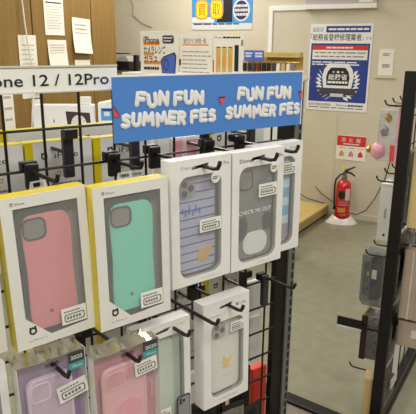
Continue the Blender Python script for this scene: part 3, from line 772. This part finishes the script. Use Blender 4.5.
# E
c = window_box('white window box with a sky blue striped case, half hidden behind the grey case box', .668, 1.2925, .7085, .5, DW, DH, .023, (.13, .86, .12, .94), .017, 'inner')
MB().prism(rrect(.17*DW, .82*DW, -.92*DH, -.14*DH, .014), .008, .016).build('striped_case', 'stripel', c, bevel=.001)
MB().prism(rrect(.5*DW, .80*DW, -.9*DH, -.75*DH, .006), .0072, .008).build('grey_patch', 'camgrey', c)
label_sticker(c, .50*DW, .86*DW, -.28*DH, -.18*DH, 0)
text('model_print', '12 mini', 'greyink', c, .72*DW, .93*DW, -.06*DH, .005, 0)

# F: gold motif
FW, FH = .104, .2036
c = window_box('white window box holding a clear case with a small gold motif', .561, 1.0372, .709, 1.1, FW, FH, .027, (.16, .88, .20, .92), .014, 'paleg')
MB().prism(rrect(.20*FW, .84*FW, -.90*FH, -.22*FH, .012), .008, .016).build('clear_case', 'silverc', c, bevel=.001)
cam_island(c, .24*FW, .52*FW, -.375*FH, -.23*FH, .008, 'lightink')
MB().prism([(.48*FW, -.60*FH), (.50*FW, -.56*FH), (.535*FW, -.595*FH), (.62*FW, -.60*FH), (.67*FW, -.585*FH), (.66*FW, -.62*FH), (.60*FW, -.65*FH), (.62*FW, -.70*FH), (.55*FW, -.68*FH), (.47*FW, -.695*FH), (.49*FW, -.65*FH), (.44*FW, -.63*FH)][::-1], .0072, .008).build('gold_motif', 'gold', c)
text('case_print', 'iPhone', 'lightink', c, .48*FW, .62*FW, -.77*FH, .0026, .0079)
label_sticker(c, .58*FW, .87*FW, -.335*FH, -.245*FH, 0)
text('model_print', '■ 11 Pro', 'greyink', c, .70*FW, .92*FW, -.10*FH, .006, 0)
text('bottom_print', '11 Pro & XS MAX', 'greyink', c, .33*FW, .74*FW, -.965*FH, .003, 0)
dashes('side_print', 'lightink', c, .1*FW, .35*FW, -.14*FH, -.125*FH, 1, 0)

# G3: pale green
GW, GH = .104, .205
c = window_box('white window box holding a pale green-grey case behind the pink pack', .4235, 1.0330, .702, .9, GW, GH, .024, (.12, .88, .12, .93), .014, 'palegr')
MB().prism(rrect(.15*GW, .72*GW, -.92*GH, -.15*GH, .012), .008, .016).build('pale_case', 'palegr', c, bevel=.001)
MB().prism(rrect(.72*GW, .85*GW, -.9*GH, -.15*GH, .004), .009, .014).build('green_spine', 'greenm', c)
cam_island(c, .16*GW, .42*GW, -.32*GH, -.17*GH, .008, 'lightink')
MB().box(.22*GW, .60*GW, .0070, .008, -.70*GH, -.44*GH).build('pale_card', 'paleg', c)
MB().box(.27*GW, .56*GW, .0064, .007, -.66*GH, -.48*GH).build('card_print', 'palegr', c)
label_sticker(c, .22*GW, .60*GW, -.86*GH, -.76*GH, 0)
o = MB().prism(rrect(.72*GW, .985*GW, -.99*GH, -.70*GH, .005), -.0006, 0).build('phone_picture', 'charc', c)
MB().prism(rrect(.74*GW, .965*GW, -.985*GH, -.715*GH, .004), -.0010, -.0006).build('picture_phone', 'camgrey', o)
mb = MB()
for u, v in ((.79, -.735), (.79, -.765), (.85, -.75)): mb.prism(ell(u*GW, v*GH, .0028, .0028, 12), -.0014, -.001)
mb.build('picture_lens', 'lens', o)
text('top_print', 'iPhone 11 Pro', 'lightink', c, .5*GW, .92*GW, -.055*GH, .003, 0)

# clear soft packs
def soft_pack(label, x, z, y, tilt, w, h, d, cardm, casem, rimm, cutm):
    t = thing('phone_case_pack', label, 'phone case pack', (x, y, z), 0, -math.radians(tilt), 'clear packs on the front hooks')
    MB().prism(rect(.0008, w-.0008, -h+.001, -.001), d-.0012, d-.0004, holes=[rect(w*.42, w*.58, -h*.065, -h*.04)]).build('card', cardm, t)
    MB().prism(rect(0, w, -h, 0), 0, .0004, holes=[rect(w*.40, w*.60, -h*.07, -h*.035)]).build('clear_front', 'filmw', t)
    mb = MB(); mb.box(0, .0008, 0, d, -h, 0); mb.box(w-.0008, w, 0, d, -h, 0); mb.box(0, w, 0, d, -h, -h+.0008); mb.build('clear_side', 'whitep', t)
    mb = MB(); n = 10
    for i in range(n):
        za = .0035*math.sin(i*1.7)*.5; zb_ = .0035*math.sin((i+1)*1.7)*.5
        v = [mb.bm.verts.new(q) for q in ((w*i/n, 0, za*.4), (w*(i+1)/n, 0, zb_*.4), (w*(i+1)/n, d+.016, .003+zb_), (w*i/n, d+.016, .003+za))]
        mb.bm.faces.new(v)
        v2 = [mb.bm.verts.new(q.co+Vector((0, 0, -.0008))) for q in v]; mb.bm.faces.new(v2[::-1])
        mb.bm.faces.new((v[0], v2[0], v2[1], v[1]))
    mb.build('top_flap', 'silverf', t)
    MB().prism(rrect(w*.12, w*.80, -h*.95, -h*.14, w*.13), .004, .010).build('case_back', casem, t, bevel=.0012)
    MB().prism(rrect(w*.14, w*.78, -h*.94, -h*.15, w*.12), .0032, .0042, holes=[rrect(w*.165, w*.755, -h*.93, -h*.16, w*.11)]).build('case_edge', rimm, t)
    o = MB().prism(rrect(w*.17, w*.46, -h*.33, -h*.18, w*.07), .0028, .0042, holes=[rrect(w*.19, w*.44, -h*.32, -h*.19, w*.06)]).build('camera_rim', rimm, t)
    MB().prism(rrect(w*.19, w*.44, -h*.32, -h*.19, w*.06), .0034, .0041).build('camera_opening', cutm, t)
    MB().box(w*.80, w*.94, d-.003, d-.0012, -h*.9, -h*.02).build('spine_print', 'purple' if cardm == 'lilacd' else 'pinkcard', t)
    return t
w = .0995
c = soft_pack('clear pack with a lilac phone case and silver top flap', .2345, 1.0435, .69, 1.0, w, .19, .018, 'lilacd', 'lilac', 'lilacl', 'lilac')
MB().box(w*.74, w*.98, -.0006, 0, -.018, -.002).build('black_tag', 'charc', c); MB().box(w*.74, w*.98, -.0006, 0, -.028, -.018).build('teal_tag', 'teal', c)
text('tag_lettering', '2020', 'white', c, w*.77, w*.95, -.013, .006, -.0006, bold=.01); text('tag_small_lettering', 'iPhone', 'white', c, w*.79, w*.94, -.025, .004, -.0006)
label_sticker(c, w*.54, w*1.0-.001, -.072, -.046, -.0002, rot=math.radians(-9))
w = .1115
c = soft_pack('clear pack with a pink phone case in front of the green-grey one', .3385, 1.0285, .676, .7, w, .19, .018, 'pinkcard', 'pinkl', 'pinkl', 'pinkc')
MB().box(w*.74, w*.97, -.0006, 0, -.016, -.001).build('black_tag', 'charc', c); MB().box(w*.74, w*.97, -.0006, 0, -.026, -.016).build('teal_tag', 'teal', c)
text('tag_lettering', '2020', 'white', c, w*.77, w*.95, -.0135, .0058, -.0006, bold=.01); text('tag_small_lettering', 'iPhone', 'white', c, w*.79, w*.94, -.0235, .004, -.0006)
label_sticker(c, w*.60, w*.95, -.052, -.029, -.0002, rot=math.radians(-4))
MB().prism(ell(w*.50, -.105, .024, .020, 24), .0025, .004).build('round_patch', 'pinkm', c)
MB().prism(ell(w*.54, -.042, .010, .009, 20), .0025, .004).build('small_patch', 'pinkm', c)
tx = text('spine_lettering', 'iPhone', 'white', c, 0, .03, 0, .004, 0)
for v in tx.data.vertices: x_, z_ = v.co.x, v.co.z; v.co.x = w*.90+z_; v.co.z = -.075-x_; v.co.y = .0131-.003
# G0
c = window_box('white box with a grey window at the lower left edge of the rack', .117, 1.0535, .70, .8, .108, .2, .024, (.14, .90, .13, .94), .014, 'inner')
MB().prism(rrect(.12*.2, .108*.82, -.18, -.03, .012), .008, .016).build('grey_case', 'greenm', c)
text('top_print', 'iPhone', 'greyink', c, .075, .10, -.012, .003, 0)

# rear boxes seen through the grid (printed backs)
def rear_iface(x, y, z, label, h=.205):
    w = .117; t = thing('phone_case_box', label, 'phone case box', (x, y, z), 0, 0, 'yellow-sided case boxes on the far side of the rack')
    MB().box(.0012, w, 0, .024, -h, -.0012).build('carton', 'cream', t)
    mb = MB(); mb.box(0, .0012, 0, .024, -h, 0); mb.box(.0012, w, 0, .024, -.0012, 0)
    mb.build('yellow_sleeve', 'yellow', t)
    MB().box(0, .013, -.0006, 0, -h, 0).build('yellow_edge', 'yellow', t)
    logo_hex('logo', 'ink', t, w*.22+.006, -.024, .0062, 0)
    text('brand_lettering', 'iFace', 'ink', t, w*.42, w*.78, -.029, .0105, 0)
    for k, u in enumerate((.42, .62)):
        logo_hex('small_icon', 'motif', t, w*u+.006, -.055, .004, 0)
    dashes('small_print', 'greyink', t, w*.35, w*.8, -.075, -.068, 1, 0)
    dashes('small_print', 'lightink', t, w*.2, w*.85, -h*.8, -h*.5, 6, 0, th=.2, seed=8)
    return t
ri = rear_iface(.356, .905, 1.302, 'yellow-topped iFace box seen through the grid above the pink case box')
dup(ri, (.4765, .905, 1.300), 'yellow-topped iFace box seen through the grid above the mint case box')
dup(ri, (.722, .905, 1.300), 'yellow-edged iFace box seen through the grid under the blue sign')
dup(ri, (.718, .905, .985), 'yellow-edged iFace box seen through the grid below the blue striped case box')
dup(ri, (.236, .905, 1.302), 'yellow-topped box at the left edge seen through the grid')
dup(ri, (.338, .96, 1.315), 'second yellow-topped box, close behind the one above the pink case box')
dup(ri, (.462, .96, 1.315), 'second yellow-topped box, close behind the one above the mint case box')
dup(ri, (.345, .905, .985), 'iFace box seen in the gap above the lilac pack')
dup(ri, (.470, .905, .985), 'iFace box seen in the gap above the pale green case box')
dup(ri, (.594, .905, .985), 'iFace box seen in the gap under the striped case box, left of the yellow edge')
def rear_pack(x, y, z, w, h, m1, m2, label, m0='white'):
    t = thing('accessory_pack', label, 'accessory pack', (x, y, z), 0, 0, 'small packs on the far side of the rack')
    MB().box(0, w, 0, .012, -h, 0).build('card', m0, t, bevel=.001)
    MB().box(w*.08, w*.92, -.001, 0, -h*.35, -h*.05).build('header', m1, t)
    MB().prism(rrect(w*.15, w*.85, -h*.92, -h*.42, w*.1), -.006, 0).build('blister', m2, t)
    return t
rear_pack(.603, .90, 1.305, .028, .20, 'cream', 'cream', 'plain cream pack under the blue sign, left of the pink-topped packs', 'cream')
rear_pack(.634, .90, 1.287, .028, .11, 'pinkm', 'white', 'pink-topped pack under the blue sign, left one of the pair')
rear_pack(.667, .90, 1.287, .028, .11, 'pinkm', 'white', 'pink-topped pack under the blue sign, right one of the pair')
rear_pack(.698, .90, 1.300, .022, .15, 'greenm', 'clearp', 'greenish clear pack under the blue sign')
rear_pack(.842, .90, 1.300, .03, .20, 'cream', 'cream', 'cream pack at the right end under the blue sign', 'cream')

rear_pack(.838, .90, .947, .045, .205, 'cream', 'cream', 'plain cream pack behind the grid, just left of the slotted post', 'cream')
# lower clutter on the rack
t = thing('red_box', 'red box hanging low behind the grid near the slotted post', 'box', (.864, .90, .718))
MB().box(0, .046, 0, .022, -.22, 0).build('carton', 'redbox', t, bevel=.002)
MB().box(.004, .02, -.0008, 0, -.2, -.02).build('side_panel', 'red', t)
t = thing('blue_white_box', 'blue and white box at the foot of the slotted post', 'box', (.845, .78, .64), math.radians(-10))
MB().box(0, .035, 0, .03, -.12, 0).build('carton', 'white', t, bevel=.001); MB().box(-.001, .036, -.001, .031, -.035, .001).build('blue_band', 'bluepost', t)
def pouch(x, y, z, w, h, m, label, group='foil pouches low on the rack'):
    t = thing('foil_pouch', label, 'pouch', (x, y, z), math.radians(random.uniform(-8, 8)), 0, group)
    mb = MB(); n = 6; g0 = []; g1 = []
    for j in range(n+1):
        v = j/n; row0 = []; row1 = []
        for i in range(n+1):
            u = i/n; b = .010*math.sin(PI*u)*math.sin(PI*v)**.6+.0008
            row0.append(mb.bm.verts.new((u*w, -b, -v*h))); row1.append(mb.bm.verts.new((u*w, b, -v*h)))
        g0.append(row0); g1.append(row1)
    for g in (g0, g1):
        for a_, b_ in zip(g, g[1:]):
            for i in range(n): mb.bm.faces.new((a_[i], a_[i+1], b_[i+1], b_[i]))
    mb.build('bag', m, t, smooth=True)
    MB().box(0, w, -.0015, .0015, -.004, .008).build('header_seal', 'black', t)
    MB().box(w*.2, w*.8, -.0118, -.010, -h*.62, -h*.5).build('label', 'palepatch' if m == 'pouch' else 'darkred', t)
    return t
pouch(.60, .80, .775, .07, .16, 'pouch', 'black foil pouch low under the gold motif box, left one')
pouch(.675, .79, .745, .055, .16, 'silverp', 'silver foil pouch low on the rack, left of the red box')
pouch(.738, .795, .715, .05, .16, 'pouch', 'black foil pouch low on the rack, nearest the red box')
rear_pack(.60, .90, .76, .08, .2, 'darkred', 'darkred', 'dark red pack low behind the grid, under the gold motif box', 'darkred')
rear_pack(.70, .90, .745, .08, .2, 'darkred', 'ink', 'dark red and black pack low behind the grid, left of the red box', 'darkred')
rear_pack(.80, .90, .735, .055, .2, 'ink', 'ink', 'black pack low behind the grid, touching the red box', 'ink')

# ------------------------------------------------------------------ right rack (local x = a, y = b)
rr = thing('wire_rack', 'tall black display rack with a flat end post at the right of the aisle', 'rack', RW(2.0, .425), ROT_B)
MB().box(0, .022, -.02, .02, 0, 1.38).build('end_post', 'blackm', rr, bevel=.002)
MB().box(1.3, 1.322, -.02, .02, 0, 1.38).build('end_post', 'blackm', rr, bevel=.002)
MB().box(.022, 1.3, -.015, .015, .06, .10).build('bottom_rail', 'blackm', rr); MB().box(.022, 1.3, -.01, .01, 1.35, 1.37).build('top_rail', 'blackm', rr)
mb = MB()
for k in range(13): mb.tube([(.06+k*.1, 0, .1), (.06+k*.1, 0, 1.35)], .0025, 5)
for k in range(13): mb.tube([(.022, .004, .13+k*.1), (1.3, .004, .13+k*.1)], .0025, 5)
mb.build('wire_grid', 'wire', rr)
MB().box(-.0, 1.32, -.012, .012, 0, .03).build('foot_bar', 'blackm', rr)
def RR(name, label, cat, a, b, z, rz=0): return thing(name, label, cat, RW(a, b, z), ROT_B+rz)
rhp = {}
def rhook(a, z, Lr, side, label):
    k = (Lr, side)
    if k not in rhp:
        t = RR('rack_hook', label, 'hook', a, .425, z); s = side
        MB().tube([(0, s*.004, 0), (0, s*(Lr-.016), -.002), (0, s*(Lr-.006), .001), (0, s*Lr, .008), (0, s*(Lr+.004), .018)], .0034, 8).build('rod', 'black', t, smooth=True)
        MB().box(-.012, .012, *sorted((s*.003, s*.01)), -.02, .02).build('back_plate', 'black', t)
        rhp[k] = t
    else: t = dup(rhp[k], RW(a, .425, z), label)
    t['group'] = 'black hooks on the right rack'
for a, lab in ((2.30, 'nearest'), (2.42, 'second'), (2.54, 'third'), (2.66, 'fourth'), (2.80, 'farthest')):
    rhook(a, 1.245, .145, 1, 'black hook at the top left of the right rack, the %s of the top row' % lab)
for a, lab in ((2.30, 'nearest'), (2.42, 'middle'), (2.54, 'farthest')):
    rhook(a, .955 if a < 2.4 else .965, .15, 1, 'black hook above the narrow white box, %s of its row' % lab)
rhook(2.30, .648, .165, 1, 'black hook above the clear clamshell, nearer one'); rhook(2.42, .655, .165, 1, 'black hook above the clear clamshell, farther one')
rhook(2.30, .125, .19, 1, 'lowest black hook on the left side of the right rack')
# pink figure card
t = RR('toy_card', 'pink blister card with a small pink figure on the right rack', 'toy', 2.32, .520, 1.232)
MB().box(0, .10, .0, .003, -.215, 0).build('card', 'pinkfig', t); MB().box(0.003, .097, .003, .075, -.205, -.01).build('blister', 'clearp', t)
mb = MB(); mb.lathe([(.005, -.20), (.024, -.192), (.030, -.168), (.024, -.145), (.010, -.135)], .02, .072, 16); mb.build('pink_figure', 'pinkfig', t, smooth=True)
mb = MB(); mb.lathe([(.003, -.178), (.011, -.172), (.012, -.160), (.003, -.150)], .015, .106, 12); mb.build('gold_cap', 'brass', t, smooth=True)
mb = MB(); mb.tube([(-.004, .045, -.105), (-.004, .05, -.085), (-.004, .04, -.07)], [.012, .016, .010], 10); mb.build('grey_figure', 'camgrey', t, smooth=True)
mb = MB(); mb.tube([(.0, .03, -.05), (.0, .04, -.035), (.0, .045, -.02)], [.008, .013, .006], 10); mb.build('amber_figure', 'motif', t, smooth=True)
mb = MB(); mb.tube([(-.002, .012, -.20), (-.002, .014, -.14)], .009, 8); mb.build('pink_accessory', 'melon', t, smooth=True)
MB().box(.04, .044, -.0, .03, 0, .02).build('hang_tab', 'clearp', t)
t = MB().lathe([(.0, -.004), (.012, 0), (.012, .012), (.004, .018)], seg=12).build('brass_knob', 'brass', smooth=True); t.location = RW(2.6, .50, 1.30); 
tag(t, 'small brass tag above the pink blister card', 'tag')
MB().tube([(0, 0, .009), (.0, -.06, .009)], .002, 6).build('wire', 'brass', t)
t.rotation_euler = (0, 0, ROT_B)
# narrow white box
t = RR('white_box', 'tall narrow white box hanging on the left side of the right rack', 'box', 2.33, .512, .938)
MB().box(0, .10, 0, .052, -.235, 0).build('carton', 'whitep', t, bevel=.002)
MB().box(-.0008, 0, .02, .028, -.215, -.205).build('round_hole', 'ink', t); MB().box(-.0006, 0, .022, .030, -.14, -.10).build('print', 'lightink', t)
MB().box(.04, .045, .01, .04, 0, .02).build('hang_tab', 'clearp', t)
# clamshell
t = RR('clamshell_pack', 'smoky clear clamshell pack on the left side of the right rack', 'pack', 2.32, .525, .636)
MB().prism([(0, 0), (.11, 0), (.11, -.25), (.06, -.25), (0, -.20)], .0, .085).build('shell', 'smoke', t, bevel=.002)
MB().box(.015, .10, .01, .05, -.20, -.02).build('black_product', 'ink', t)
MB().box(.012, .014, .052, .078, -.18, -.03).build('printed_insert', 'silverp', t)
MB().box(-.001, .0, .02, .04, -.10, -.06).build('label', 'palepatch', t); MB().box(-.001, .0, .05, .06, -.09, -.07).build('amber_label', 'motif', t)
MB().box(.04, .044, .02, .05, 0, .018).build('hang_tab', 'clearp', t)
# black price holder
t = RR('price_holder', 'black price tag holder with a white slip, sticking out left of the right rack', 'price holder', 2.29, .578, .305)
MB().box(0, .004, 0, .108, .006, .046).build('holder', 'black', t, bevel=.001); MB().box(-.002, .0, .0, .105, -.002, .006).build('paper_slip', 'paper', t)
MB().box(.001, .004, -.145, 0, .012, .02).build('arm', 'black', t)
# brown / silver box
t = RR('brown_box', 'narrow box with a brown front edge and silver side on the right rack', 'box', 2.31, .515, .372)
MB().box(0, .09, 0, .055, -.20, 0).build('silver_side', 'silverp', t, bevel=.002); MB().box(-.002, .092, .055, .066, -.20, .002).build('brown_front', 'brass', t)
MB().box(-.003, .0, .045, .07, -.205, .0).build('brown_edge', 'brown', t)
MB().box(.04, .044, .01, .03, 0, .02).build('hang_tab', 'clearp', t)
t = RR('wood_strip', 'pale wooden upright at the foot of the right rack', 'post', 2.03, .452, 0)
MB().box(0, .03, 0, .032, 0, .245).build('upright', 'woodlt', t, bevel=.002); MB().prism([(0, .245), (.03, .245), (.015, .275)], 0, .032).build('tip', 'woodlt', t)
# right-hand side goods
t = RR('checked_box', 'yellow checked card pack on the right side of the right rack', 'pack', 2.035, .292, 1.13)
MB().box(0, .012, 0, .102, -.27, 0).build('card', 'ypat', t); MB().box(-.001, 0, .0, .02, -.27, -.0).build('edge', 'kraft', t)
t = RR('clear_pouch', 'crinkled clear pouch below the checked pack', 'pouch', 2.04, .295, .85)
mb = MB()
for k in range(7):
    mb.box(.01*math.sin(k*2.1), .01*math.sin(k*2.1)+.012, .014*k, .014*k+.013, -.055-.006*math.sin(k*3), 0)
mb.build('bag', 'silverp', t, bevel=.002)
t = RR('tan_box', 'tall tan box on the right side of the right rack', 'box', 2.045, .305, .775)
MB().box(0, .06, 0, .085, -.26, 0).build('carton', 'tan', t, bevel=.002)
MB().box(-.001, 0, .052, .056, -.26, 0).build('seam', 'paleg', t); MB().box(-.001, 0, .03, .032, -.26, 0).build('seam', 'inner', t)
t = RR('tan_box', 'lower tan box under the tall tan box on the right rack', 'box', 2.06, .31, .50)
MB().box(0, .06, 0, .078, -.10, 0).build('carton', 'tan', t, bevel=.002); MB().box(-.001, 0, .01, .03, -.06, -.03).build('label', 'paleg', t)
pouches = [(2.03, .411, 1.12, .27), (2.03, .411, .84, .27), (2.03, .411, .56, .24), (2.03, .411, .315, .2)]
for i, (a, b, z, h) in enumerate(pouches):
    t = RR('foil_pouch', ['black foil pouch beside the checked pack, behind the end post', 'black foil pouch beside the clear crinkled pouch', 'black foil pouch beside the tall tan box', 'lowest black foil pouch on the right side of the right rack'][i], 'pouch', a, b-.004, z, 0)
    t['group'] = 'foil pouches on the right rack'
    mb = MB(); n = 6
    for sg in (-1, 1):
        g = [[mb.bm.verts.new((.19*u/n, sg*(.014*math.sin(PI*u/n)*math.sin(PI*v/n)+.0008), -h*v/n)) for u in range(n+1)] for v in range(n+1)]
        for a_, b_ in zip(g, g[1:]):
            for k in range(n): mb.bm.faces.new((a_[k], a_[k+1], b_[k+1], b_[k]))
    mb.build('bag', 'pouch', t, smooth=True)
    MB().box(0, .19, -.0015, .0015, -.004, .006).build('header_seal', 'paleg' if i % 2 else 'silverp', t)
    MB().box(.05, .14, -.0155, -.010, -h*.6, -h*.4).build('label', 'paleg', t)
    MB().box(-.003, .0, -.006, .006, -h*.9, -h*.3).build('side_seam', 'silverp', t)
t = RR('white_card', 'thin white card edge low on the right side of the right rack', 'card', 2.06, .375, .40)
MB().box(0, .006, 0, .016, -.12, 0).build('sheet', 'white', t); MB().box(.001, .005, .002, .010, 0, .012).build('tab', 'clearp', t)
rhook(2.065, .862, .11, -1, 'black hook on the right side of the right rack, above the crinkled pouch')
rhook(2.075, .785, .11, -1, 'black hook on the right side of the right rack, holding the tall tan box')
rhook(2.09, .51, .11, -1, 'black hook on the right side of the right rack, holding the lower tan box')

# ------------------------------------------------------------------ world, camera
w = bpy.data.worlds.new('world'); sc.world = w; w.use_nodes = True
w.node_tree.nodes['Background'].inputs[0].default_value = (1, .98, .95, 1); w.node_tree.nodes['Background'].inputs[1].default_value = .2
yaw, pitch, roll = [math.radians(v) for v in (38.93139883, 17.44081268, .522492)]
f = Vector((math.sin(yaw)*math.cos(pitch), math.cos(yaw)*math.cos(pitch), -math.sin(pitch)))
r0 = Vector((math.cos(yaw), -math.sin(yaw), 0)); u0 = r0.cross(f)
r1 = math.cos(roll)*r0+math.sin(roll)*u0; u1 = -math.sin(roll)*r0+math.cos(roll)*u0
cam = bpy.data.cameras.new('camera'); co = bpy.data.objects.new('camera', cam); COL.objects.link(co)
co.matrix_world = Matrix(((r1.x, u1.x, -f.x, 0), (r1.y, u1.y, -f.y, 0), (r1.z, u1.z, -f.z, 1.45), (0, 0, 0, 1)))
cam.sensor_width = 36; cam.lens = 593.06/416*36; cam.clip_start = .02
cam.shift_x = -1.353/416; cam.shift_y = 25.45/416
sc.camera = co
sc.view_settings.view_transform = 'Standard'; sc.view_settings.look = 'None'; sc.view_settings.gamma = 1
sc.view_settings.exposure = 0.06
